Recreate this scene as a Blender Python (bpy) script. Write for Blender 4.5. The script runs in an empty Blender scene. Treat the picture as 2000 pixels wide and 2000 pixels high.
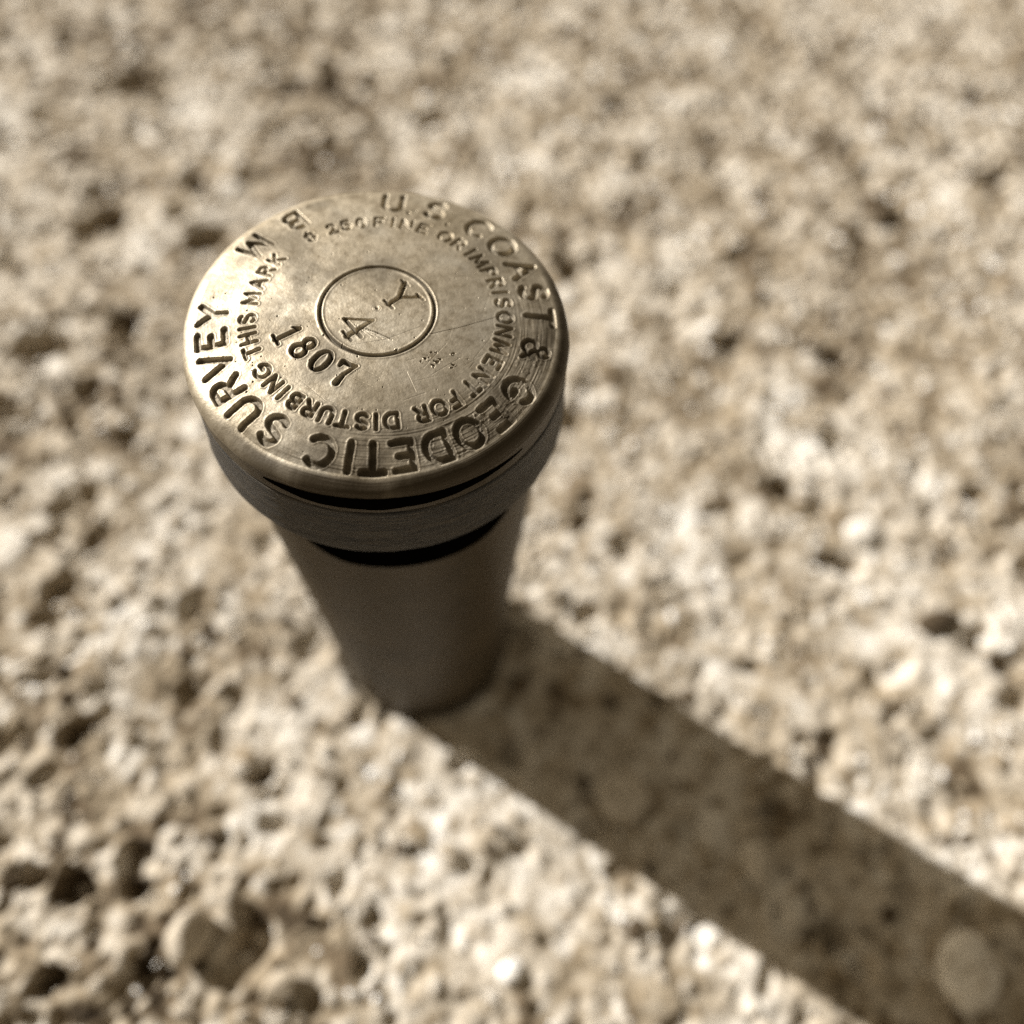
import bpy, math, random
import numpy as np
from mathutils import Matrix, Vector

random.seed(7)
rng = np.random.default_rng(11)
scene = bpy.context.scene
S = 0.045                      # one working unit = the radius of the disk, 45 mm

# ------------------------------------------------------------------ camera
TILT, ROLL, YAW = 0.46227, 0.15324, -0.32077
cam = bpy.data.cameras.new('camera')
cam_ob = bpy.data.objects.new('camera', cam)
scene.collection.objects.link(cam_ob)
CAM = Vector((0.0, -2.6777, 3.0167))
M = Matrix.Rotation(YAW, 4, 'Z') @ Matrix.Rotation(TILT, 4, 'X') @ Matrix.Rotation(ROLL, 4, 'Z')
cam_ob.matrix_world = Matrix.Translation(CAM * S) @ M
cam.sensor_width = 36.0
cam.lens = 36.0 * 1454.05 / 2000.0
cam.clip_start = 0.005
cam.clip_end = 400.0
cam.dof.use_dof = True
cam.dof.focus_distance = 3.68 * S
cam.dof.aperture_fstop = 3.8
cam.dof.aperture_blades = 0
scene.camera = cam_ob

# ------------------------------------------------------------------ sky, sun
SUN_EL = math.radians(30.0)
SUN_AZ = math.radians(137.8)          # direction towards the sun, from +x
world = bpy.data.worlds.new("World")
scene.world = world
world.use_nodes = True
nt = world.node_tree
bg = nt.nodes['Background']
sky = nt.nodes.new('ShaderNodeTexSky')
sky.sky_type = 'NISHITA'
sky.sun_disc = False
sky.sun_elevation = SUN_EL
sky.sun_rotation = math.radians(90) - SUN_AZ
# the photograph is a sepia-toned black and white print: the sky's light is toned the same way
bw = nt.nodes.new('ShaderNodeRGBToBW')
tone = nt.nodes.new('ShaderNodeMix'); tone.data_type = 'RGBA'; tone.blend_type = 'MULTIPLY'
tone.inputs[0].default_value = 1.0
tone.inputs[7].default_value = (1.0, 0.82, 0.57, 1)
nt.links.new(sky.outputs[0], bw.inputs[0])
nt.links.new(bw.outputs[0], tone.inputs[6])
nt.links.new(tone.outputs[2], bg.inputs[0])
bg.inputs[1].default_value = 0.068
sun = bpy.data.lights.new('sun', 'SUN')
sun.energy = 4.6
sun.angle = math.radians(0.55)
sun.color = (1.0, 0.96, 0.905)
sun_ob = bpy.data.objects.new('sun', sun)
scene.collection.objects.link(sun_ob)
sd = Vector((math.cos(SUN_EL) * math.cos(SUN_AZ), math.cos(SUN_EL) * math.sin(SUN_AZ), math.sin(SUN_EL)))
sun_ob.rotation_euler = sd.to_track_quat('Z', 'Y').to_euler()
sun_ob.location = sd * 3

scene.view_settings.view_transform = 'Standard'
scene.view_settings.look = 'None'
scene.view_settings.gamma = 1.0
scene.view_settings.exposure = 0.80
scene.cycles.max_bounces = 6
scene.cycles.use_denoising = False

# ------------------------------------------------------------------ helpers
ZB = -5.6876                          # level of the ground round the post


def new_mesh(name, V, F, smooth=True):
    me = bpy.data.meshes.new(name)
    V = np.asarray(V, dtype=np.float32)
    F = np.asarray(F, dtype=np.int32)
    k = F.shape[1]
    me.vertices.add(len(V)); me.vertices.foreach_set('co', (V * S).ravel())
    me.loops.add(F.size); me.loops.foreach_set('vertex_index', F.ravel())
    me.polygons.add(len(F))
    me.polygons.foreach_set('loop_start', np.arange(0, F.size, k, dtype=np.int32))
    me.polygons.foreach_set('use_smooth', np.full(len(F), smooth))
    me.update(calc_edges=True)
    return me


def link(name, me, mat, parent=None, **props):
    ob = bpy.data.objects.new(name, me)
    if mat is not None and not me.materials:
        me.materials.append(mat)
    scene.collection.objects.link(ob)
    if parent is not None:
        ob.parent = parent
    for k, v in props.items():
        ob[k] = v
    return ob


def sstep(x, a, b):
    t = np.clip((x - a) / (b - a), 0, 1)
    return t * t * (3 - 2 * t)


def hash2(ix, iy, seed):
    h = (ix.astype(np.int64) * 374761393 + iy.astype(np.int64) * 668265263 + seed * 1442695041) & 0xFFFFFFFF
    h = ((h ^ (h >> 13)) * 1274126177) & 0xFFFFFFFF
    h = ((h ^ (h >> 16)) * 2246822519) & 0xFFFFFFFF
    return ((h ^ (h >> 15)) & 0xFFFFFF) / float(0x1000000)


def vnoise(x, y, seed):
    ix, iy = np.floor(x), np.floor(y)
    fx, fy = x - ix, y - iy
    fx = fx * fx * (3 - 2 * fx); fy = fy * fy * (3 - 2 * fy)
    a = hash2(ix, iy, seed); b = hash2(ix + 1, iy, seed)
    c = hash2(ix, iy + 1, seed); d = hash2(ix + 1, iy + 1, seed)
    return (a + (b - a) * fx) * (1 - fy) + (c + (d - c) * fx) * fy


def fbm(x, y, seed, o=4):
    s = 0; a = .5; t = 0
    for i in range(o):
        s = s + a * vnoise(x, y, seed + i * 17); t += a
        x = x * 2.03 + 3.7; y = y * 2.03 - 1.9; a *= .5
    return s / t


def bumps(x, y, cell, seed, rmin, rmax, prob=1.0, power=1.0):
    """domes (0..1) of random radius on a jittered lattice, and the id of the dome on top"""
    best = np.zeros_like(x); idv = np.full_like(x, -1.0)
    ix, iy = np.floor(x / cell), np.floor(y / cell)
    for di in (-1, 0, 1):
        for dj in (-1, 0, 1):
            cx, cy = ix + di, iy + dj
            px = (cx + .1 + .8 * hash2(cx, cy, seed)) * cell
            py = (cy + .1 + .8 * hash2(cx, cy, seed + 1)) * cell
            u = hash2(cx, cy, seed + 2)
            r = cell * (rmin + (rmax - rmin) * u ** power)
            ang = hash2(cx, cy, seed + 3) * 3.14159
            asp = .6 + .4 * hash2(cx, cy, seed + 4)
            dx, dy = x - px, y - py
            a = dx * np.cos(ang) + dy * np.sin(ang); b = (-dx * np.sin(ang) + dy * np.cos(ang)) / asp
            q = (np.abs(a) ** 2.4 + np.abs(b) ** 2.4) / r ** 2.4 + .5 * (vnoise(x * 3.1 / cell, y * 3.1 / cell, seed + 9) - .5)
            v = np.where((q < 1) & (hash2(cx, cy, seed + 5) < prob), np.clip(1 - q, 0, 1) ** .6 * (r / cell / rmax), 0)
            up = v > best
            best = np.where(up, v, best); idv = np.where(up, hash2(cx, cy, seed + 6), idv)
    return best, idv


# ------------------------------------------------------------------ materials
def mat_new(name):
    m = bpy.data.materials.new(name); m.use_nodes = True
    t = m.node_tree
    return m, t, t.nodes, t.links, t.nodes['Principled BSDF']


def node(N, kind, **kw):
    n = N.new(kind)
    for k, v in kw.items():
        setattr(n, k, v)
    return n


def ramp(N, stops):
    r = N.new('ShaderNodeValToRGB')
    el = r.color_ramp.elements
    while len(el) < len(stops):
        el.new(.5)
    for e, (p, c) in zip(el, stops):
        e.position = p; e.color = (*c, 1)
    return r


def noise_tex(N, L, vec, scale, detail=4, rough=.55):
    n = N.new('ShaderNodeTexNoise'); n.inputs['Scale'].default_value = scale
    n.inputs['Detail'].default_value = detail; n.inputs['Roughness'].default_value = rough
    L.new(vec, n.inputs['Vector'])
    return n


def mat_brass():
    m, t, N, L, P = mat_new('worn_bronze')
    tc = N.new('ShaderNodeTexCoord')
    n1 = noise_tex(N, L, tc.outputs['Object'], 55, 6, .6)
    c = ramp(N, [(.30, (.32, .275, .20)), (.50, (.42, .372, .29)), (.72, (.50, .46, .38))])
    L.new(n1.outputs['Fac'], c.inputs[0])
    tn = noise_tex(N, L, tc.outputs['Object'], 420, 8, .75)
    tr = ramp(N, [(.32, (.55, .51, .45)), (.47, (.90, .89, .87)), (.62, (1.12, 1.12, 1.12))])
    L.new(tn.outputs['Fac'], tr.inputs[0])
    tm = node(N, 'ShaderNodeMix', data_type='RGBA', blend_type='MULTIPLY'); tm.inputs[0].default_value = 1.0
    L.new(c.outputs[0], tm.inputs[6]); L.new(tr.outputs[0], tm.inputs[7])
    # dirt in letters and dings, and shade painted on face, bevel and side
    at = N.new('ShaderNodeAttribute'); at.attribute_name = 'grime_shade'
    mx = node(N, 'ShaderNodeMix', data_type='RGBA')
    mx.inputs[7].default_value = (.040, .030, .017, 1)
    L.new(at.outputs['Fac'], mx.inputs[0]); L.new(tm.outputs[2], mx.inputs[6])
    L.new(mx.outputs[2], P.inputs['Base Color'])
    mt = node(N, 'ShaderNodeMapRange'); mt.inputs[3].default_value = .84; mt.inputs[4].default_value = .12
    L.new(at.outputs['Fac'], mt.inputs[0]); L.new(mt.outputs[0], P.inputs['Metallic'])
    n2 = noise_tex(N, L, tc.outputs['Object'], 140, 5, .6)
    P.inputs['Specular IOR Level'].default_value = .2
    rr = node(N, 'ShaderNodeMapRange'); rr.inputs[3].default_value = .47; rr.inputs[4].default_value = .60
    L.new(n2.outputs['Fac'], rr.inputs[0]); L.new(rr.outputs[0], P.inputs['Roughness'])
    # lathe marks: concentric lines, strongest on the outer band
    sep = N.new('ShaderNodeSeparateXYZ'); L.new(tc.outputs['Object'], sep.inputs[0])
    def mth(op, a, b=None):
        k = node(N, 'ShaderNodeMath', operation=op)
        for i, v in enumerate((a, b)):
            if v is None: continue
            if isinstance(v, (int, float)): k.inputs[i].default_value = v
            else: L.new(v, k.inputs[i])
        return k.outputs[0]
    rad = mth('SQRT', mth('ADD', mth('MULTIPLY', sep.outputs[0], sep.outputs[0]), mth('MULTIPLY', sep.outputs[1], sep.outputs[1])))
    ang = mth('ARCTAN2', sep.outputs[1], sep.outputs[0])
    comb = N.new('ShaderNodeCombineXYZ')
    L.new(mth('MULTIPLY', rad, 2600.0), comb.inputs[0])
    L.new(mth('MULTIPLY', ang, 1.3), comb.inputs[1])
    ln = noise_tex(N, L, comb.outputs[0], 1.0, 3, .6)
    band = node(N, 'ShaderNodeMapRange'); band.inputs[1].default_value = .64 * S; band.inputs[2].default_value = .80 * S
    band.inputs[3].default_value = .06
    L.new(rad, band.inputs[0])
    at2 = N.new('ShaderNodeAttribute'); at2.attribute_name = 'lathe'
    b1 = N.new('ShaderNodeBump'); b1.inputs['Distance'].default_value = .00022
    L.new(mth('MULTIPLY', band.outputs[0], at2.outputs['Fac']), b1.inputs['Strength']); L.new(ln.outputs['Fac'], b1.inputs['Height'])
    g = noise_tex(N, L, tc.outputs['Object'], 1500, 3, .7)
    b2 = N.new('ShaderNodeBump'); b2.inputs['Distance'].default_value = .00009; b2.inputs['Strength'].default_value = .8
    L.new(g.outputs['Fac'], b2.inputs['Height']); L.new(b1.outputs[0], b2.inputs['Normal'])
    L.new(b2.outputs[0], P.inputs['Normal'])
    return m


def mat_collar():
    m, t, N, L, P = mat_new('dark_turned_metal')
    tc = N.new('ShaderNodeTexCoord')
    mp = N.new('ShaderNodeMapping'); mp.inputs['Scale'].default_value = (1, 1, 26)
    L.new(tc.outputs['Object'], mp.inputs[0])
    n = noise_tex(N, L, mp.outputs[0], 120, 8, .72)
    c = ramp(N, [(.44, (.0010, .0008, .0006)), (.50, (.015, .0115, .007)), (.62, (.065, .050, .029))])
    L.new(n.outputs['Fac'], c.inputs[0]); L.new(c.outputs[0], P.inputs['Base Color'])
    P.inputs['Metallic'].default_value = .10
    P.inputs['Roughness'].default_value = .55
    b = N.new('ShaderNodeBump'); b.inputs['Distance'].default_value = .0010; b.inputs['Strength'].default_value = .9
    L.new(n.outputs['Fac'], b.inputs['Height']); L.new(b.outputs[0], P.inputs['Normal'])
    return m


def mat_simple(name, c0, c1, rough, scale, spec=.5, bump=.0001):
    m, t, N, L, P = mat_new(name)
    tc = N.new('ShaderNodeTexCoord')
    n = noise_tex(N, L, tc.outputs['Object'], scale, 6, .6)
    c = ramp(N, [(.3, c0), (.7, c1)])
    L.new(n.outputs['Fac'], c.inputs[0]); L.new(c.outputs[0], P.inputs['Base Color'])
    P.inputs['Roughness'].default_value = rough
    P.inputs['Specular IOR Level'].default_value = spec
    b = N.new('ShaderNodeBump'); b.inputs['Distance'].default_value = bump; b.inputs['Strength'].default_value = .6
    n2 = noise_tex(N, L, tc.outputs['Object'], scale * 6, 4, .6)
    L.new(n2.outputs['Fac'], b.inputs['Height']); L.new(b.outputs[0], P.inputs['Normal'])
    return m


def mat_ground(name, attr):
    """mortar and aggregate: the tint attribute carries which grain a point belongs to, and the far ground painted darker"""
    m, t, N, L, P = mat_new(name)
    tc = N.new('ShaderNodeTexCoord')
    at = N.new('ShaderNodeAttribute'); at.attribute_name = attr
    c = ramp(N, [(.0, (.05, .036, .021)), (.12, (.135, .10, .062)), (.32, (.36, .30, .215)), (.60, (.58, .53, .45)), (.86, (.78, .75, .69)), (1.0, (.92, .91, .88))])
    L.new(at.outputs['Fac'], c.inputs[0])
    n = noise_tex(N, L, tc.outputs['Object'], 190, 8, .66)
    r = ramp(N, [(.33, (.26, .20, .13)), (.43, (.80, .77, .72)), (.50, (.96, .955, .95)), (.75, (1, 1, 1))])
    L.new(n.outputs['Fac'], r.inputs[0])
    mx = node(N, 'ShaderNodeMix', data_type='RGBA', blend_type='MULTIPLY'); mx.inputs[0].default_value = .9
    L.new(c.outputs[0], mx.inputs[6]); L.new(r.outputs[0], mx.inputs[7])
    L.new(mx.outputs[2], P.inputs['Base Color'])
    P.inputs['Roughness'].default_value = .85
    P.inputs['Specular IOR Level'].default_value = .25
    n2 = noise_tex(N, L, tc.outputs['Object'], 900, 5, .7)
    b = N.new('ShaderNodeBump'); b.inputs['Distance'].default_value = .0006; b.inputs['Strength'].default_value = .7
    L.new(n2.outputs['Fac'], b.inputs['Height']); L.new(b.outputs[0], P.inputs['Normal'])
    return m


BRASS = mat_brass()
COLLAR = mat_collar()
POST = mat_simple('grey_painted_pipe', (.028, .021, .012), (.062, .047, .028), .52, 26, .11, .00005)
SHADE_BLACK = mat_simple('painted_shade_black', (.0010, .0009, .0007), (.002, .0016, .0012), .8, 60, .0)  # near-black for the shade painted under the lip and the collar
GROUND = mat_ground('exposed_aggregate', 'tint')

# ------------------------------------------------------------------ ground
def ground_height(x, y):
    h = .30 * (fbm(x * .22, y * .22, 5, 3) - .5)
    h += .16 * (fbm(x * 1.1, y * 1.1, 9, 4) - .5)
    wx = x + .16 * (fbm(x * 3, y * 3, 41, 2) - .5); wy = y + .16 * (fbm(x * 3 + 9, y * 3, 43, 2) - .5)
    b1, i1 = bumps(wx, wy, .50, 101, .18, .56, .70, 1.8)
    b2, i2 = bumps(wx, wy, .21, 201, .30, .62, .80)
    p1, _ = bumps(wx + .07 * (fbm(x * 7, y * 7, 45, 2) - .5), wy, .56, 301, .14, .42, .60, 1.6)      # air holes and lost stones
    p2, _ = bumps(wx, wy, .24, 351, .18, .44, .50)
    clump = sstep(fbm(x * .5, y * .5, 71, 3), .40, .62)
    h += (.035 + .03 * clump) * b1 + .024 * b2 - (.14 + .18 * clump) * (1 + .5 * sstep(y, 3, 7)) * p1 - (.06 + .05 * clump) * p2
    h += .045 * (fbm(x * 8, y * 8, 61, 4) - .5)
    tint = .49 + 1.25 * (fbm(x * 1.1, y * 1.1, 77, 5) - .5) + .35 * (fbm(x * 5, y * 5, 79, 3) - .5)
    low_l = sstep(-x - .9 * y, 3.2, 6.0)                       # coarser, more broken patch in front on the left
    h += low_l * .14 * (fbm(x * 8, y * 8, 63, 4) - .5)
    tint = tint - .22 * low_l - .12 * sstep(fbm(x * .16 + 2, y * .16, 171, 3), .40, .62) - .09 * sstep(y, 3.5, 8.0) * (.5 + fbm(x * .4, y * .4, 173, 3))  # last term paints the far ground darker, in place of light falloff
    g1 = .22 + .68 * i1; g2 = .16 + .78 * i2
    g1 = np.where(i1 < .12, .08, g1); g2 = np.where(i2 < .10, .10, g2)
    g1 = np.where(i1 > .93, .88, g1); g2 = np.where(i2 > .95, 1.0, g2)
    tint = np.where(b2 > .12, .35 * tint + .65 * g2, tint)
    tint = np.where(b1 > .10, .30 * tint + .70 * g1, tint)
    return h, np.clip(tint, 0, 1)


# larger hollows seen in the photograph: x, y, radius, depth, aspect, angle
HOLLOWS = [
    (5.55, .10, .38, .30, .55, -.5), (5.10, 1.27, .30, .22, .7, -.8),
    (7.74, .72, .26, .22, .7, .2), (4.49, -2.06, .26, .16, .7, 1.2), (-2.46, 6.81, .42, .30, .8, .3),
    (11.04, 6.74, .5, .3, .6, 0), (-3.63, 10.58, .5, .34, .5, 0), (-3.80, -.52, .26, .2, .6, .5),
    (-3.17, -2.20, .17, .20, .7, .3), (-3.76, -2.09, .22, .22, .9, 0), (7.1, -1.6, .36, .26, .5, -.6),
    (-4.2, -1.9, .2, .22, .8, 0), (-4.1, 1.2, .3, .2, .6, .3), (-3.9, -2.85, .19, .2, .8, 0),
    (1.4, 9.2, .4, .28, .6, .2), (8.86, 5.9, .4, .25, .6, .2), (3.0, 5.6, .3, .2, .6, -.4),
    (3.9, -1.05, .16, .14, .7, .2), (-1.6, 2.6, .28, .2, .7, .4), (6.6, 3.2, .26, .2, .6, .0),
    (2.3, 1.2, .22, .15, .7, .5), (-1.9, -1.3, .2, .14, .6, .9), (-4.6, 4.9, .5, .3, .6, .1),
    (-4.0, 7.3, .5, .3, .6, .5), (-2.2, 4.2, .3, .22, .7, .5), (-.9, -2.9, .16, .14, .7, .3),
]


def full_height(x, y):
    h, t = ground_height(x, y)
    for (cx, cy, r, d, a, an) in HOLLOWS:
        dx, dy = x - cx, y - cy
        u = dx * math.cos(an) + dy * math.sin(an); v = (-dx * math.sin(an) + dy * math.cos(an)) / a
        q = np.sqrt(u * u + v * v) / r
        q = q + .9 * (fbm(x * 4.2, y * 4.2, 91, 3) - .5) + .35 * (vnoise(x * 14, y * 14, 92) - .5)
        k = 1 - sstep(q, .62, .98)
        h = h - 1.45 * d * k
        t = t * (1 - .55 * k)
    # the surface is level where the post enters it
    q = np.sqrt(x * x + y * y)
    k = 1 - sstep(q, 1.0, 1.5)
    h = h * (1 - .35 * k)
    # the hole the post stands in is a little wider than the post
    h = h - .12 * (1 - sstep(q + .06 * (fbm(x * 4, y * 4, 181, 3) - .5), .98, 1.03))
    return h, t


def axis(lo, hi, n, far, nf):
    a = np.linspace(lo, hi, n)
    st = a[1] - a[0]
    k = np.arange(1, nf + 1)
    # widen step by step until the far distance is reached
    g = 1.0
    for _ in range(60):
        tot = st * (g * (g ** nf - 1) / (g - 1)) if g > 1.0001 else st * nf
        if tot > far: break
        g += .01
    steps = np.cumsum(st * g ** k)
    return np.concatenate([lo - steps[::-1], a, hi + steps])


gx = axis(-6.6, 15.6, 640, 400, 70)
gy = axis(-5.6, 14.2, 580, 400, 70)
X, Y = np.meshgrid(gx, gy)
H, T = full_height(X, Y)
nx, ny = len(gx), len(gy)
V = np.stack([X.ravel(), Y.ravel(), ZB + H.ravel()], 1)
idx = np.arange(nx * ny).reshape(ny, nx)
F = np.stack([idx[:-1, :-1].ravel(), idx[:-1, 1:].ravel(), idx[1:, 1:].ravel(), idx[1:, :-1].ravel()], 1)
me = new_mesh('ground', V, F)
a = me.attributes.new('tint', 'FLOAT', 'POINT'); a.data.foreach_set('value', T.ravel().astype(np.float32))
ground = link('ground', me, GROUND, kind='structure')


def gz(x, y):
    h, _ = full_height(np.array([float(x)]), np.array([float(y)]))
    return float(h[0])


# ------------------------------------------------------------------ stones
def ico(sub):
    import bmesh
    bm = bmesh.new(); bmesh.ops.create_icosphere(bm, subdivisions=sub, radius=1.0)
    v = np.array([p.co[:] for p in bm.verts]); f = np.array([[q.index for q in p.verts] for p in bm.faces])
    bm.free(); return v, f


ICO = {k: ico(k) for k in (1, 2, 3, 4)}


def rock(sub, seed, cuts=9, rough=.12, flat=.7):
    """a pebble cut by random planes, so that it has facets and edges"""
    r = np.random.default_rng(seed)
    v, f = ICO[sub]; v = v.copy()
    for _ in range(cuts):
        n = r.normal(size=3); n /= np.linalg.norm(n); d = r.uniform(.62, .92)
        k = v @ n; o = np.maximum(k - d, 0); v = v - o[:, None] * n * .92
    ph = r.uniform(0, 6, 6)
    w = 1 + rough * (np.sin(3.1 * v[:, 0] + ph[0]) * np.sin(2.7 * v[:, 1] + ph[1]) + .5 * np.sin(7 * v[:, 2] + 5 * v[:, 0] + ph[2]))
    v = v * w[:, None] * np.array([1, r.uniform(.62, .95), r.uniform(.5, flat)])
    return v, f


stone_meshes = []
for k in range(24):
    v, f = rock(2 if k % 2 else 1, 500 + k, 8 if k % 3 else 4)
    me = new_mesh('stone', v, f, smooth=(k % 3 != 0))
    tint = [.05, .16, .30, .42, .55, .66, .75, .85, 1.0][k % 9]
    a = me.attributes.new('tint', 'FLOAT', 'POINT'); a.data.foreach_set('value', np.full(len(v), tint, np.float32))
    me.materials.append(GROUND)
    stone_meshes.append(me)

Minv = (Matrix.Translation(CAM) @ M).inverted()


def screen(x, y, z):
    q = Minv @ Vector((x, y, z))
    return 1000 + 1454 * q.x / -q.z, 1000 - 1454 * q.y / -q.z, -q.z


spots = []
for _ in range(6600):
    x = rng.uniform(-6.4, 15.0); y = rng.uniform(-5.4, 14.0)
    if x * x + y * y < 1.3: continue
    r = .035 + .10 * rng.random() ** 3.0
    u, v_, d = screen(x, y, ZB)
    inview = -60 < u < 2060 and -60 < v_ < 2060
    spots.append(((r / d) if inview else 0, x, y, r))
spots.sort(reverse=True)
XY = np.array([(s[1], s[2]) for s in spots])
HZ, _ = full_height(XY[:, 0], XY[:, 1])
for i in range(290):
    _, x, y, r = spots[i]
    mi = int(rng.integers(24))
    if r > .085 and mi % 9 >= 6:
        mi -= 3
    ob = bpy.data.objects.new('stone', stone_meshes[mi])
    scene.collection.objects.link(ob); ob.parent = ground
    ob.location = Vector((x, y, ZB + HZ[i] + r * .10)) * S
    ob.scale = (r, r * rng.uniform(.8, 1.1), r)
    ob.rotation_euler = (rng.uniform(-.4, .4), rng.uniform(-.4, .4), rng.uniform(0, 6.28))
VV, FF, TT, base = [], [], [], 0
for i in range(290, len(spots)):
    _, x, y, r = spots[i]
    v, f = rock(1, int(rng.integers(1e6)), 4)
    an = rng.uniform(0, 6.28); c_, s_ = math.cos(an), math.sin(an)
    v = v @ np.array([[c_, s_, 0], [-s_, c_, 0], [0, 0, 1]]) * r + np.array([x, y, ZB + HZ[i] + r * .1])
    VV.append(v); FF.append(f + base); base += len(v)
    TT.append(np.full(len(v), rng.choice([.04, .12, .22, .35, .5, .6, .75, 1.0])))
me = new_mesh('gravel', np.concatenate(VV), np.concatenate(FF), smooth=False)
a = me.attributes.new('tint', 'FLOAT', 'POINT'); a.data.foreach_set('value', np.concatenate(TT).astype(np.float32))
link('gravel', me, GROUND, kind='stuff')

# stones that stand out in the photograph and lie loose on the surface
LOOSE = [
    # name, x, y, radius, height factor, tint, cuts, rot, lift, label
    ('pebble', 5.00, -4.48, .38, .8, .84, 9, .9, .18, 'large rounded pebble lying in the shadow at the lower right corner'),
    ('stone', 1.94, -2.20, .33, .7, .62, 11, .3, .08, 'broad grey stone in the post shadow, nearest to the post'),
    ('stone', 3.20, -3.12, .24, .9, .66, 12, 1.7, .10, 'narrow upright stone in the middle of the post shadow'),
    ('stone', 2.55, -3.74, .22, .8, .80, 9, .2, .08, 'pale blocky stone sunlit at the lower left edge of the post shadow'),
    ('stone', -2.62, -2.72, .28, 1.5, .50, 18, 1.0, .14, 'tan upright angular stone casting a dark shadow at lower left'),
    ('stone', -1.80, -3.30, .20, .8, .42, 14, .5, .10, 'small brown stone at the bottom edge, right of the tan upright stone'),
    ('pebble', .40, -3.60, .15, 1.0, 1.0, 3, .4, .05, 'small bright white pebble at the bottom edge right of the hollow'),
    ('pebble', 4.78, 3.88, .15, .9, 1.0, 2, .4, .06, 'single bright white pebble out of focus right of the disk'),
    ('pebble', 5.64, -.43, .10, .9, 1.0, 2, .4, .05, 'tiny bright white pebble below the kidney shaped hollow'),
    ('stone', 5.95, .45, .24, .7, .86, 4, .4, .04, 'rounded pale stone resting on the rim of the kidney shaped hollow'),
    ('stone', 6.45, -.90, .30, .6, .02, 7, .1, .02, 'dark brown angular stone near the right edge, half way up'),
    ('stone', 4.45, -2.12, .22, .6, .06, 6, 1.1, .01, 'brown three sided stone just above the post shadow'),
]
for k, (nm, x, y, r, hf, tint, cuts, rot, lift, lab) in enumerate(LOOSE):
    v, f = rock(4, 900 + k, cuts, .08)
    v = v * np.array([r, r, r * hf])
    c_, s_ = math.cos(rot), math.sin(rot)
    v = v @ np.array([[c_, s_, 0], [-s_, c_, 0], [0, 0, 1]])
    me = new_mesh(nm, v, f, smooth=True)
    a = me.attributes.new('tint', 'FLOAT', 'POINT'); a.data.foreach_set('value', np.full(len(v), tint, np.float32))
    ob = link(nm, me, GROUND, label=lab, category=nm)
    ob.location = Vector((x, y, ZB + gz(x, y) + lift)) * S

# ------------------------------------------------------------------ the survey marker
marker = bpy.data.objects.new('survey_marker', None)
scene.collection.objects.link(marker)
marker.location = Vector((0, 0, ZB)) * S
marker['label'] = 'bronze survey disk capping a round grey post, stamped with rings of lettering'
marker['category'] = 'survey marker'


def child(name, me, mat, parent=None, **pr):
    ob = link(name, me, mat, parent or marker, **pr)
    if parent is None:
        ob.location = -marker.location
    return ob


# ---- stroke font: each glyph is (width, [polylines]) in a box of height 1
def arc(cx, cy, rx, ry, a0, a1, n=16):
    t = np.radians(np.linspace(a0, a1, n))
    return [(cx + rx * math.cos(q), cy + ry * math.sin(q)) for q in t]


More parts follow.
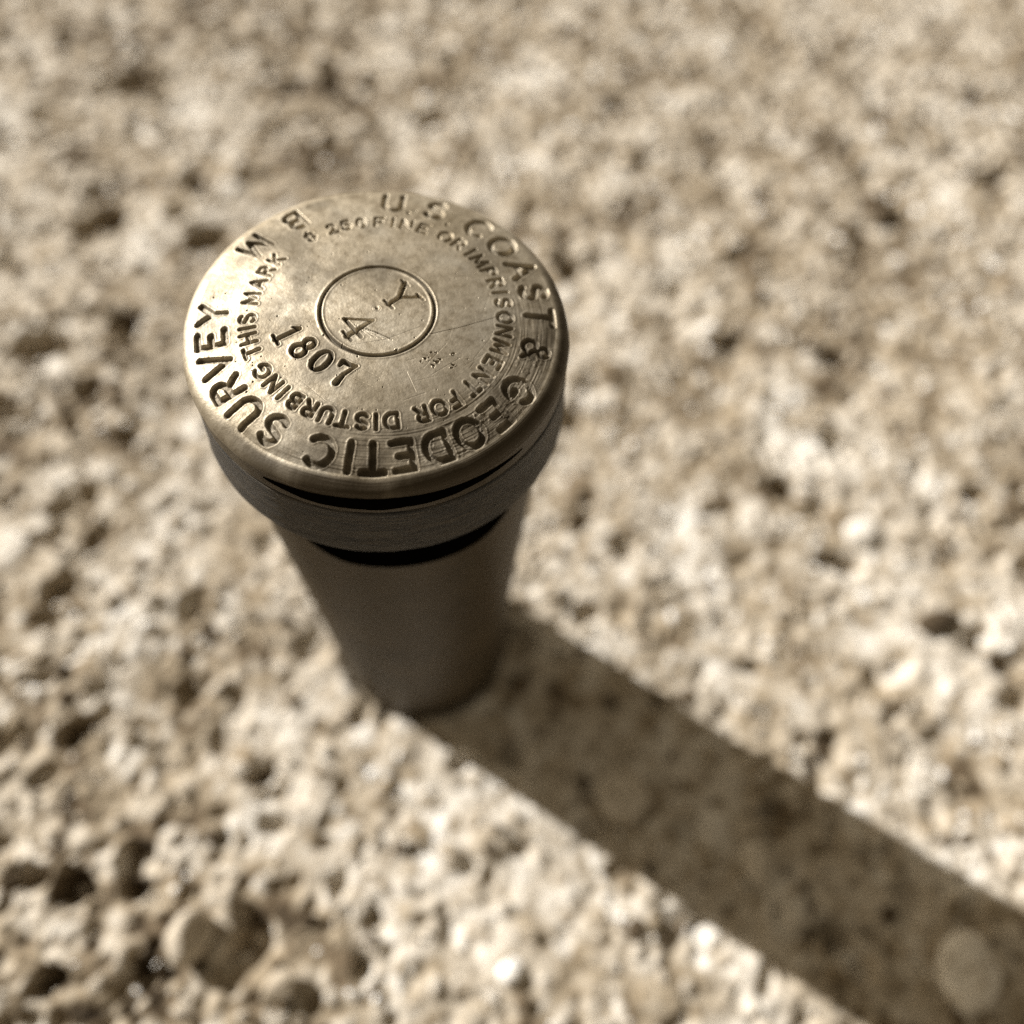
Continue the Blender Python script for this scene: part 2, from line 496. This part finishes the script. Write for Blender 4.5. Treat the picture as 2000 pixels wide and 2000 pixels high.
GL = {
    'A': (.84, [[(0, 0), (.42, 1), (.84, 0)], [(.16, .34), (.68, .34)]]),
    'B': (.60, [[(0, 0), (0, 1)], [(0, 1), (.30, 1)] + arc(.30, .76, .24, .24, 90, -90) + [(0, .52)], [(0, .52), (.32, .52)] + arc(.32, .26, .28, .26, 90, -90) + [(0, 0)]]),
    'C': (.82, [arc(.45, .5, .45, .5, 48, 312, 26)]),
    'D': (.80, [[(0, 0), (0, 1), (.36, 1)] + arc(.36, .5, .44, .5, 90, -90, 22) + [(0, 0)]]),
    'E': (.64, [[(.64, 1), (0, 1), (0, 0), (.64, 0)], [(0, .5), (.46, .5)]]),
    'F': (.60, [[(.60, 1), (0, 1), (0, 0)], [(0, .5), (.46, .5)]]),
    'G': (.88, [arc(.45, .5, .45, .5, 48, 330, 26) + [(.88, .42), (.50, .42)]]),
    'H': (.70, [[(0, 0), (0, 1)], [(.70, 0), (.70, 1)], [(0, .5), (.70, .5)]]),
    'I': (.0, [[(0, 0), (0, 1)]]),
    'K': (.68, [[(0, 0), (0, 1)], [(.66, 1), (0, .36)], [(.24, .58), (.68, 0)]]),
    'M': (.92, [[(0, 0), (.06, 1), (.46, .18), (.86, 1), (.92, 0)]]),
    'N': (.74, [[(0, 0), (0, 1), (.74, 0), (.74, 1)]]),
    'O': (.90, [arc(.45, .5, .45, .5, 0, 360, 34)]),
    'P': (.58, [[(0, 0), (0, 1), (.32, 1)] + arc(.32, .74, .26, .26, 90, -90) + [(0, .48)]]),
    'R': (.66, [[(0, 0), (0, 1), (.34, 1)] + arc(.34, .75, .28, .25, 90, -90) + [(0, .50)], [(.32, .50), (.66, 0)]]),
    'S': (.64, [arc(.32, .74, .30, .26, 28, 200, 14) + arc(.32, .26, .32, .26, 100, -150, 20)[1:]]),
    'T': (.76, [[(0, 1), (.76, 1)], [(.38, 1), (.38, 0)]]),
    'U': (.72, [[(0, 1), (0, .36)] + arc(.36, .36, .36, .36, 180, 360, 18) + [(.72, 1)]]),
    'V': (.86, [[(0, 1), (.43, 0), (.86, 1)]]),
    'Y': (.86, [[(0, 1), (.43, .48), (.86, 1)], [(.43, .48), (.43, 0)]]),
    '&': (.86, [[(.86, .06), (.50, .40), (.24, .66)] + arc(.40, .80, .20, .19, 215, -40, 16) + [(.30, .50)] + arc(.30, .27, .28, .26, 110, 300, 16) + [(.66, .26), (.80, .52)]]),
    '$': (.56, [arc(.28, .70, .27, .20, 28, 200, 12) + arc(.28, .30, .28, .20, 100, -150, 16)[1:], [(.28, -.06), (.28, 1.06)]]),
    '2': (.56, [arc(.28, .72, .27, .27, 165, -35, 14) + [(0, 0), (.58, 0)]]),
    '5': (.56, [[(.52, 1), (.08, 1), (.04, .56)] + arc(.27, .32, .29, .30, 125, -155, 18)]),
    '0': (.56, [arc(.28, .5, .28, .5, 0, 360, 26)]),
    '.': (.0, [[(0, 0), (0, .02)]]),
}
GL['x'] = (.0, [[(0, .5), (0, .52)]])


def seg_sd(px, py, polys, hw):
    """signed distance to strokes; hw is a half width, or polylines carry a third value"""
    best = np.full(px.shape, 9.0)
    for pl in polys:
        for a, b in zip(pl[:-1], pl[1:]):
            ax, ay = a[0], a[1]; bx_, by_ = b[0], b[1]
            ra = a[2] if len(a) > 2 else hw; rb = b[2] if len(b) > 2 else hw
            dx, dy = bx_ - ax, by_ - ay
            L2 = dx * dx + dy * dy + 1e-12
            u = np.clip(((px - ax) * dx + (py - ay) * dy) / L2, 0, 1)
            d = np.hypot(px - ax - u * dx, py - ay - u * dy) - (ra + (rb - ra) * u)
            best = np.minimum(best, d)
    return best


K = .10                                            # the disk is slightly domed: z = -K r^2
NT = 2100
rs = np.concatenate([np.linspace(.002, .03, 10), np.linspace(.034, .930, 362)])
R_, TH = np.meshgrid(rs, np.linspace(0, 2 * np.pi, NT, endpoint=False), indexing='ij')
PX, PY = R_ * np.cos(TH), R_ * np.sin(TH)
Z = -K * R_ ** 2
Z0 = Z.copy()
GR = np.zeros_like(Z)
LID = np.full(Z.shape, -1, np.int32)
letter_names = []


def stamp(cx, cy, up, polys, scale_h, width, hw, depth, wall, vee=False, burr=.0035, tag=True, jag=.003, grime_shade=.45):
    """press a glyph into the face: centre, direction of its top, height of the centre-lines"""
    ux, uy = up
    rx_, ry_ = uy, -ux                              # to the right of 'up', seen from above
    ext = .75 * max(scale_h, width * scale_h) + hw + .05
    r0 = math.hypot(cx, cy)
    i0 = np.searchsorted(rs, r0 - ext); i1 = np.searchsorted(rs, r0 + ext)
    if r0 > ext * 1.1:
        da = math.asin(min(1, ext / r0)) * 1.15
        th = math.atan2(cy, cx)
        js = np.arange(int((th - da) / (2 * math.pi) * NT), int((th + da) / (2 * math.pi) * NT) + 2) % NT
    else:
        js = np.arange(NT)
    sl = np.ix_(np.arange(i0, i1), js)
    x, y = PX[sl] - cx, PY[sl] - cy
    lx = (x * rx_ + y * ry_) / scale_h + width / 2
    ly = (x * ux + y * uy) / scale_h + .5
    pol = polys
    d = seg_sd(lx, ly, pol, hw / scale_h) * scale_h - (.0028 if vee else 0)
    d = d + jag * (fbm(PX[sl] * 70, PY[sl] * 70, 33, 2) - .5)
    wear = .75 + .5 * fbm(PX[sl] * 6, PY[sl] * 6, 19, 2)
    if vee:
        prof = np.clip(-d / wall, 0, 1) ** .9
    else:
        prof = sstep(-d, -wall * .15, wall) * (1 - .12 * fbm(PX[sl] * 60, PY[sl] * 60, 5, 2))
    dz = -depth * wear * prof
    # burr pushed up round the stroke
    dz = dz + burr * np.exp(-((d - .005) / .0050) ** 2) * (.3 + 1.4 * vnoise(PX[sl] * 40, PY[sl] * 40, 3))
    cur = Z[sl] - Z0[sl]
    Z[sl] = Z0[sl] + np.where(dz < 0, np.minimum(cur, dz), np.where(cur < -.001, cur, np.maximum(cur, dz)))
    GR[sl] = np.maximum(GR[sl], np.clip(prof * 1.15, 0, 1) ** 1.5 * grime_shade)
    if tag:
        k = len(letter_names); letter_names.append(tag if isinstance(tag, str) else '')
        m = d < .002
        sub = LID[sl]; sub[m] = k; LID[sl] = sub


def ring(text, r, h, hw, depth, wall, burr, jag=.003, grime_shade=.4):
    for ch, rr, deg in text:
        a = math.radians(deg)
        w, pol = GL[ch]
        j = (hash(ch) % 7 - 3) * .0
        stamp(r * math.cos(a) if rr is None else rr * math.cos(a), r * math.sin(a) if rr is None else rr * math.sin(a),
              (math.cos(a), math.sin(a)), pol, h, w, hw, depth, wall, burr=burr, jag=jag, tag=ch, grime_shade=grime_shade)


OUT = [('U', None, 78.4), ('.', .835, 71.5), ('S', None, 61.6), ('.', .825, 53.9), ('C', None, 42.9), ('O', None, 30.1),
       ('A', None, 16.8), ('S', None, 5.0), ('T', None, -6.6), ('&', .840, -22.4), ('G', None, -40.6), ('E', None, -53.4),
       ('O', None, -64.9), ('D', None, -76.8), ('E', None, -88.2), ('T', None, -97.8), ('I', None, -105.3),
       ('C', None, -114.9), ('S', .836, -132.6), ('U', None, -144.5), ('R', None, -155.8), ('V', None, -166.6),
       ('E', None, -177.8), ('Y', None, 171.2)]
INN = [('$', None, 117.6), ('2', None, 106.4), ('5', None, 99.5), ('0', None, 92.3), ('F', None, 83.4), ('I', None, 77.0),
       ('N', None, 70.3), ('E', None, 61.8), ('O', None, 50.1), ('R', None, 41.9), ('I', None, 34.6), ('M', None, 27.7),
       ('P', None, 19.4), ('R', None, 12.1), ('I', None, 6.1), ('S', None, -.3), ('O', None, -8.9), ('N', None, -16.8),
       ('M', None, -26.0), ('E', None, -35.3), ('N', None, -43.8), ('T', None, -52.0), ('F', None, -61.9),
       ('O', None, -69.4), ('R', None, -77.3), ('D', None, -90.5), ('I', None, -96.8), ('S', None, -102.6),
       ('T', None, -110.4), ('U', None, -117.8), ('R', None, -125.6), ('B', None, -133.1), ('I', None, -139.6),
       ('N', None, -146.0), ('G', None, -154.4), ('T', None, -166.0), ('H', None, -173.4), ('I', None, -179.4),
       ('S', None, 175.4), ('M', None, 163.6), ('A', None, 154.6), ('R', None, 146.4), ('K', None, 138.2)]
for ch, rr, deg in INN:
    low = .5 - .5 * math.cos(math.radians(deg) - math.radians(75))
    ring([(ch, rr, deg)], .662, .077, .0112, .013 + .005 * low, .009 - .002 * low, .0010 + .0012 * low, .003, .2 + .35 * low)
# the bolder strokes near the camera side were struck deeper
for ch, rr, deg in OUT:
    low = .5 - .5 * math.cos(math.radians(deg) - math.radians(105))       # 0 near U.S., 1 near GEODETIC
    ring([(ch, rr, deg)], .847, .140, (.0195 - .001 * low) * (.74 if ch == '&' else 1) if ch != '.' else .012, .020 + .002 * low, .011 - .002 * low, .0008 + .0013 * low * (deg > -125), .004, .25 + .22 * low + .2 * (deg < -125 or deg > 150))

# B M, struck with the tops of the letters towards the centre
for ch, r, deg, w0, pol in (('B', .840, 117.6, .62, GL['B'][1]),
                            ('M', .836, 136.2, .96, [[(0, 0), (.10, 1), (.48, .10), (.86, 1), (.96, 0)]])):
    a = math.radians(deg)
    stamp(r * math.cos(a), r * math.sin(a), (-math.cos(a), -math.sin(a)), pol, .140, w0, .0165, .030, .011, burr=.0012, tag=ch, grime_shade=.35)

# the year, hand-struck with serif punches, tops towards the centre
DIG = {
    '1': (.5, [[(.25, .0, .09), (.25, 1.0, .085)], [(.25, 1.0, .07), (.04, .80, .02)], [(0, 0, .05), (.5, 0, .05)]]),
    '8': (.56, [[(p[0], p[1], .050 + .045 * abs(math.cos(math.radians(q)))) for p, q in zip(arc(.28, .76, .19, .22, 0, 360, 22), np.linspace(0, 360, 22))],
                [(p[0], p[1], .050 + .050 * abs(math.cos(math.radians(q)))) for p, q in zip(arc(.28, .26, .26, .27, 0, 360, 24), np.linspace(0, 360, 24))]]),
    '0': (.60, [[(p[0], p[1], .040 + .060 * abs(math.cos(math.radians(q)))) for p, q in zip(arc(.30, .5, .27, .48, 0, 360, 30), np.linspace(0, 360, 30))]]),
    '7': (.60, [[(.02, .74, .05), (.06, .96, .09), (.34, .93, .075), (.62, 1.0, .03)], [(.62, 1.0, .03), (.34, .46, .07), (.27, .02, .12)]]),
}
for ch, r, deg, tw in (('1', .470, -169.0, 10), ('8', .428, -154.5, 4), ('0', .416, -137.6, 0), ('7', .424, -119.4, -5)):
    a = math.radians(deg); u = a + math.pi + math.radians(tw)
    w, pol = DIG[ch]
    stamp(r * math.cos(a), r * math.sin(a), (math.cos(u), math.sin(u)), pol, .130, w, .010, .052, .013, vee=True, burr=.0018, tag=ch, jag=.002, grime_shade=.95)

# Y over 4 inside the circle, V-cut serif punches
up = math.radians(33)
U_ = (math.cos(up), math.sin(up))
YG = [[(.5, 0, .07), (.5, .46, .07)], [(.5, .46, .07), (.12, 1, .085)], [(.5, .46, .05), (.90, 1, .045)],
      [(.28, 0, .035), (.72, 0, .035)], [(-.04, 1, .035), (.30, 1, .035)], [(.74, 1, .035), (1.06, 1, .035)]]
stamp(.126, .066, U_, YG, .160, 1.0, .010, .036, .013, vee=True, burr=.0008, tag='Y', jag=.001, grime_shade=.3)
FG = [[(.62, 1.0, .045), (.62, 0, .09)], [(.62, 1.0, .035), (0, .32, .035)], [(0, .32, .045), (.92, .32, .045)], [(.40, 0, .035), (.84, 0, .035)]]
up4 = math.radians(30)
stamp(-.112, -.090, (math.cos(up4), math.sin(up4)), FG, .160, .92, .008, .034, .012, vee=True, burr=.0008, tag='4', jag=.001, grime_shade=.35)

# groove round them, and the turned centre
gd = np.abs(R_ - .293)
Z += -.020 * (1 - sstep(gd, .004, .011)) + .0025 * np.exp(-((gd - .016) / .006) ** 2)
GR = np.maximum(GR, (1 - sstep(gd, .004, .012)) * .8)
rc = np.hypot(PX + .006, PY - .002)
Z += -.010 * (1 - sstep(rc, .002, .007)) + .0022 * np.cos(rc / .0085 * 6.283) * (1 - sstep(rc, .018, .030))

# wear: gentle waves, pits, dings and scratches
Z += .0045 * (fbm(PX * 3.1, PY * 3.1, 23, 3) - .5)
Z += .0016 * (fbm(PX * 28, PY * 28, 29, 3) - .5)


def dent(x0, y0, r, d, rim=.4):
    j = np.hypot(PX - x0, PY - y0)
    m = j < r * 3
    q = j[m] / r
    Z[m] += -d * np.exp(-q ** 2 * 1.6) + d * rim * np.exp(-((q - 1.35) / .45) ** 2)
    GR[m] = np.maximum(GR[m], .8 * np.exp(-q ** 2 * 1.4))


def scratch(pts, w, d):
    x0, x1 = min(p[0] for p in pts) - .03, max(p[0] for p in pts) + .03
    y0, y1 = min(p[1] for p in pts) - .03, max(p[1] for p in pts) + .03
    m = (PX > x0) & (PX < x1) & (PY > y0) & (PY < y1)
    sd_ = seg_sd(PX[m], PY[m], [pts], w)
    Z[m] += -d * np.clip(-sd_ / w + .4, 0, 1)
    GR[m] = np.maximum(GR[m], .4 * np.clip(-sd_ / w + .2, 0, 1))


rw = np.random.default_rng(5)
for _ in range(170):
    rr = .97 * math.sqrt(rw.random()); aa = rw.uniform(0, 6.283)
    dent(rr * math.cos(aa), rr * math.sin(aa), .0028 + .0034 * rw.random() ** 3, .006, .08)
# the cluster of chatter marks right of and below the circle
for (x0, y0, r, d) in ((.20, -.335, .010, .010), (.175, -.35, .007, .008), (.255, -.36, .012, .012), (.235, -.38, .009, .010), (.275, -.345, .008, .008),
                       (.335, -.385, .010, .010), (.325, -.40, .006, .008), (.345, -.315, .009, .009), (.235, -.30, .007, .006), (.26, -.305, .006, .006),
                       (.065, -.272, .009, .008), (-.205, -.205, .008, .008)):
    a_ = rw.uniform(0, 6.28); l_ = r * rw.uniform(.6, 1.5)
    scratch([(x0 - l_ * math.cos(a_), y0 - l_ * math.sin(a_), r * .3), (x0 + l_ * .3, y0 - l_ * .2, r * .6), (x0 + l_ * math.cos(a_ + .7), y0 + l_ * math.sin(a_ + .7), r * .25)], r * .45, d)
    dent(x0 + r * rw.uniform(-1, 1), y0 + r * rw.uniform(-1, 1), r * .5, d * .7, .5)
# file marks under the 4
for k in range(11):
    o = k * .012
    scratch([(-.125 + o * .9, -.085 - o * .55), (-.055 + o * .8 + .01 * (k % 3), -.175 - o * .25)], .0022, .004)
scratch([(.20, -.20), (.42, -.155), (.60, -.10)], .0016, .0022)
scratch([(-.15, -.21), (.02, -.20), (.20, -.14)], .0014, .0016)
scratch([(.10, -.40), (.13, -.52)], .0016, .0012)
for _ in range(45):
    aa = rw.uniform(-2.9, -.1); rr = rw.uniform(.35, .93)
    l = rw.uniform(.04, .22); dr = rw.uniform(-.35, .35)
    x0, y0 = rr * math.cos(aa), rr * math.sin(aa)
    t_ = aa + math.pi / 2 + dr
    scratch([(x0, y0), (x0 + l * math.cos(t_), y0 + l * math.sin(t_))], .0013, rw.uniform(.0006, .0014))
# concentric tool marks, deep on the camera side of the outer band
lath = .05 + .95 * sstep(np.cos(TH - math.radians(-62)), .0, .80)
lath *= .35 + .65 * vnoise(PX * 3, PY * 3, 88)
gl = fbm(R_ * 150, TH * 1.6 + 3 * np.floor(TH), 55, 2)
tool = vnoise(R_ * 135 + 2.2 * np.sin(TH * 2.0), np.sin(TH * .5) * 14, 66) - .5
Z += .0062 * tool * sstep(R_, .60, .76) * lath
Z += .008 * (fbm(PX * 45, PY * 45, 99, 3) - .62).clip(0, 1) * sstep(R_, .70, .80) * sstep(np.cos(TH - math.radians(-50)), .75, .97) * 2

edge_w = .014 * (fbm(np.cos(TH) * 3.2 + 5, np.sin(TH) * 3.2 + 5, 140, 4) - .5) + .0022 * (fbm(np.cos(TH) * 16 + 5, np.sin(TH) * 16 + 5, 141, 3) - .5)
edge_w = edge_w - .022 * np.exp(-((TH - math.radians(228)) / .20) ** 2) - .010 * np.exp(-((TH - math.radians(262)) / .10) ** 2)
Z += edge_w * sstep(R_, .885, .945)
# ---- rim and edge: profile rings below the face
thv = np.linspace(0, 2 * np.pi, NT, endpoint=False)
win = sstep(np.cos(thv - math.radians(-88)), math.cos(math.radians(40)), math.cos(math.radians(16)))   # near side, where undercut shade is painted as colour
def wob_fun(t):
    return .006 * (fbm(np.cos(t) * 2 + 5, np.sin(t) * 2 + 5, 12, 3) - .5) + .004 * (fbm(np.cos(t) * 9 + 5, np.sin(t) * 9 + 5, 13, 3) - .5)


wob = wob_fun(thv)
prof = [(.930 + .083 * math.sin(t), -.0868 - .012 * math.sin(t) - .062 * (1 - math.cos(t)), .2 * (t > 1.3)) for t in np.linspace(.06, math.pi / 2, 16)]
prof += [(1.0160, -.166, .8), (1.0160, -.171, 2.2), (1.0155, -.177, 3.2), (1.0155, -.190, 3.5), (1.0155, -.210, 3.4), (1.0155, -.230, 3.0), (1.0155, -.244, 2.0),
         (1.0160, -.256, 1), (1.0170, -.270, .3), (1.0170, -.285, 0), (1.0170, -.306, 0), (1.0160, -.314, 0), (1.0010, -.318, 0), (.90, -.318, 0)]
RR = [R_]; 
nface = len(rs)
pr_x, pr_y, pr_z = [PX], [PY], [Z]
for (r, z, u) in prof:
    rrow = r + wob * (1.0 if z > -.3 else .2) - .0 * u * win
    follow = edge_w[-1] * max(0., min(1., (z + .165) / .07))
    lump = follow + .004 * (fbm(np.cos(thv) * 12 + 5, np.sin(thv) * 12 + 5, 14, 3) - .5) * min(1, (-z - .09) * 20)
    pr_x.append((rrow * np.cos(thv))[None]); pr_y.append((rrow * np.sin(thv))[None]); pr_z.append((z + lump)[None])
AX, AY, AZ = np.concatenate(pr_x), np.concatenate(pr_y), np.concatenate(pr_z)
nr = AX.shape[0]
LIDA = np.concatenate([LID, np.full((nr - nface, NT), -1)])
near_shade = (.35 * sstep(R_, .20, .50) + .65 * sstep(R_, .55, .86)) * sstep(np.cos(TH - math.radians(-62)), -.1, .8) * (.25 + .75 * fbm(PX * 9, PY * 9, 120, 3))  # paints the dimmer reflection of the near right face into the colour
GR = np.maximum(GR, np.clip(1.25 * near_shade, 0, .92))
GR = np.maximum(GR, .5 * sstep(fbm(PX * 3.3, PY * 3.3, 130, 4), .52, .80))
LAT = np.concatenate([lath, np.repeat(lath[-1:], nr - nface, 0)])
GRA = np.concatenate([GR, np.zeros((nr - nface, NT))])
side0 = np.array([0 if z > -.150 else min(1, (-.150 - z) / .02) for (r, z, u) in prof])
und_shade = np.array([1.0 if -.26 < z < -.172 else 0 for (r, z, u) in prof])  # rows coloured dark as undercut shade; the shape has no recess
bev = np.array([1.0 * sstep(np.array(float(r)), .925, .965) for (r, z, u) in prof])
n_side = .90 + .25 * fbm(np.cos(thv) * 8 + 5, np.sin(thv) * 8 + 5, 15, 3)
n_bev = (.10 + .92 * sstep(np.cos(thv - math.radians(-62)), -.35, .6)) * (.7 + .6 * fbm(np.cos(thv) * 6 + 5, np.sin(thv) * 6 + 5, 16, 3))  # near bevel painted dark, in place of a dark reflection
n_side = n_side * (.80 + .20 * sstep(np.cos(thv - math.radians(-62)), -.2, .6))  # near side of the edge painted darker, as if in shade
GRA[nface:] = np.maximum(np.maximum(bev[:, None] * n_bev[None], side0[:, None] * n_side[None]), und_shade[:, None] * win[None]).clip(0, 1)
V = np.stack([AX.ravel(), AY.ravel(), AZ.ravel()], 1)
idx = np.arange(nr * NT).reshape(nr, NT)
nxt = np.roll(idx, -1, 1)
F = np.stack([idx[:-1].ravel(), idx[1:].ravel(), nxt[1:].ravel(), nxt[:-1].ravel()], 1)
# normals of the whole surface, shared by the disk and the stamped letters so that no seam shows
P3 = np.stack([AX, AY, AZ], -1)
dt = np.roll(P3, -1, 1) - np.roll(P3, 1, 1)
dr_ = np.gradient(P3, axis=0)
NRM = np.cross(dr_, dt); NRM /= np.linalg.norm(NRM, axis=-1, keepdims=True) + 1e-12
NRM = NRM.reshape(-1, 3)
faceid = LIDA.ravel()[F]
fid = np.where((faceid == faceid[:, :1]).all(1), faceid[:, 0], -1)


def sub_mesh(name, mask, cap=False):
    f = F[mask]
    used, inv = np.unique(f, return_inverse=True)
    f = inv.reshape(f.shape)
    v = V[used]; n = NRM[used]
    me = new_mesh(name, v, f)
    for an, src in (('grime_shade', GRA), ('lathe', LAT)):
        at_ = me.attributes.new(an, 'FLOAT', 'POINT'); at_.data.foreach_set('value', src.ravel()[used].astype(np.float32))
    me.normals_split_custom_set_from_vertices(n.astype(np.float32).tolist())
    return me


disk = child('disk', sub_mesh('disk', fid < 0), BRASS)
jt = np.radians(np.linspace(-130, -52, 420))  # black crescent on the edge, painting the shade beneath the lip
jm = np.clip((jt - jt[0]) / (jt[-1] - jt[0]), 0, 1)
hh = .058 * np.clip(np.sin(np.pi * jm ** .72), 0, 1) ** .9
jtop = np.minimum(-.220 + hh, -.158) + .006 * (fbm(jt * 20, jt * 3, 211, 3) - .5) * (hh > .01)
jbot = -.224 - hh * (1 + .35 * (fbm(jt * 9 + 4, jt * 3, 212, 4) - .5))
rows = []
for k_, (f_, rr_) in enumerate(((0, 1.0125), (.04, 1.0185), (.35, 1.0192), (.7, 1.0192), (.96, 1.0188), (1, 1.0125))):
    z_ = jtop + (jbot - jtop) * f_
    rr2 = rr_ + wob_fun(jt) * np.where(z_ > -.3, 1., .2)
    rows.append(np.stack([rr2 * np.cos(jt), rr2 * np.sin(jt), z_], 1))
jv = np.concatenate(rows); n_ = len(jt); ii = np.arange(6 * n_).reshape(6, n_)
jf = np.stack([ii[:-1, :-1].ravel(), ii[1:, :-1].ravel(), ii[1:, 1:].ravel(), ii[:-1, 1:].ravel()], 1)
link('lip_shade_strip', new_mesh('lip_shade_strip', jv, jf), SHADE_BLACK, disk)
# plug the pinhole at the very centre
t12 = np.arange(24) / 24 * 6.2832
pv = np.concatenate([[[0, 0, -.0098]], np.stack([.0022 * np.cos(t12), .0022 * np.sin(t12), 0 * t12 - .0092], 1)])
pf = np.array([[0, 1 + i, 1 + (i + 1) % 24] for i in range(24)])
child('center_point', new_mesh('center_point', pv, pf), BRASS)
for k, ch in enumerate(letter_names):
    m = fid == k
    if m.sum() < 8:
        continue
    nm = 'stamped_period' if ch == '.' else ('stamped_numeral' if ch in '0123456789' else ('stamped_sign' if ch in '&$' else 'stamped_letter'))
    ob = link(nm, sub_mesh(nm, m), BRASS, disk)


def lathe_mesh(name, prof, n=256, wob=0.0, seed=1):
    th = np.linspace(0, 2 * np.pi, n, endpoint=False)
    rows = []
    for i, (r, z) in enumerate(prof):
        w = wob * (fbm(np.cos(th) * 3 + 7, np.sin(th) * 3 + 7 + z * 9, seed, 4) - .5)
        rows.append(np.stack([(r + w) * np.cos(th), (r + w) * np.sin(th), np.full(n, z)], 1))
    v = np.concatenate(rows); m = len(prof)
    ii = np.arange(m * n).reshape(m, n); jj = np.roll(ii, -1, 1)
    f = np.stack([ii[:-1].ravel(), ii[1:].ravel(), jj[1:].ravel(), jj[:-1].ravel()], 1)
    return new_mesh(name, v, f)


cp = [(.93, -.322), (1.004, -.324), (1.015, -.328), (1.020, -.336)]
cp += [(1.021 + .038 * t, -.34 - .355 * t) for t in np.linspace(.02, 1, 60)]
cp += [(1.058, -.703), (1.052, -.710), (1.042, -.714), (.93, -.716)]
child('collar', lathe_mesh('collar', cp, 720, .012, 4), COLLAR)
gth = np.linspace(0, 2 * np.pi, 256, endpoint=False)
gdrop = .40 * (1 - sstep(np.cos(gth - math.radians(-88)), math.cos(math.radians(58)), .93))
gp = [(.90, -.70), (.955, -.705), (.957, -.72)] + [(.957, -.72 - .47 * t) for t in np.linspace(.05, .95, 10)] + [(.956, -1.19), (.948, -1.205), (.90, -1.208)]  # black band round the post, painting the shade beneath the collar
gm = lathe_mesh('collar_shade_band', gp, 256)
gc = np.empty(len(gm.vertices) * 3, np.float32); gm.vertices.foreach_get('co', gc); gc = gc.reshape(-1, 3)
lower = sstep(-gc[:, 2] / S, .73, 1.18)
gc[:, 2] += lower * np.tile(gdrop, len(gp)) * S
gm.vertices.foreach_set('co', gc.ravel()); gm.update()
child('collar_shade_band', gm, SHADE_BLACK)
pp = [(.90, -.69), (.940, -.70), (.951, -.712), (.953, -.73)] + [(.953, -.73 - 5.3 * t) for t in np.linspace(.02, 1, 30)]
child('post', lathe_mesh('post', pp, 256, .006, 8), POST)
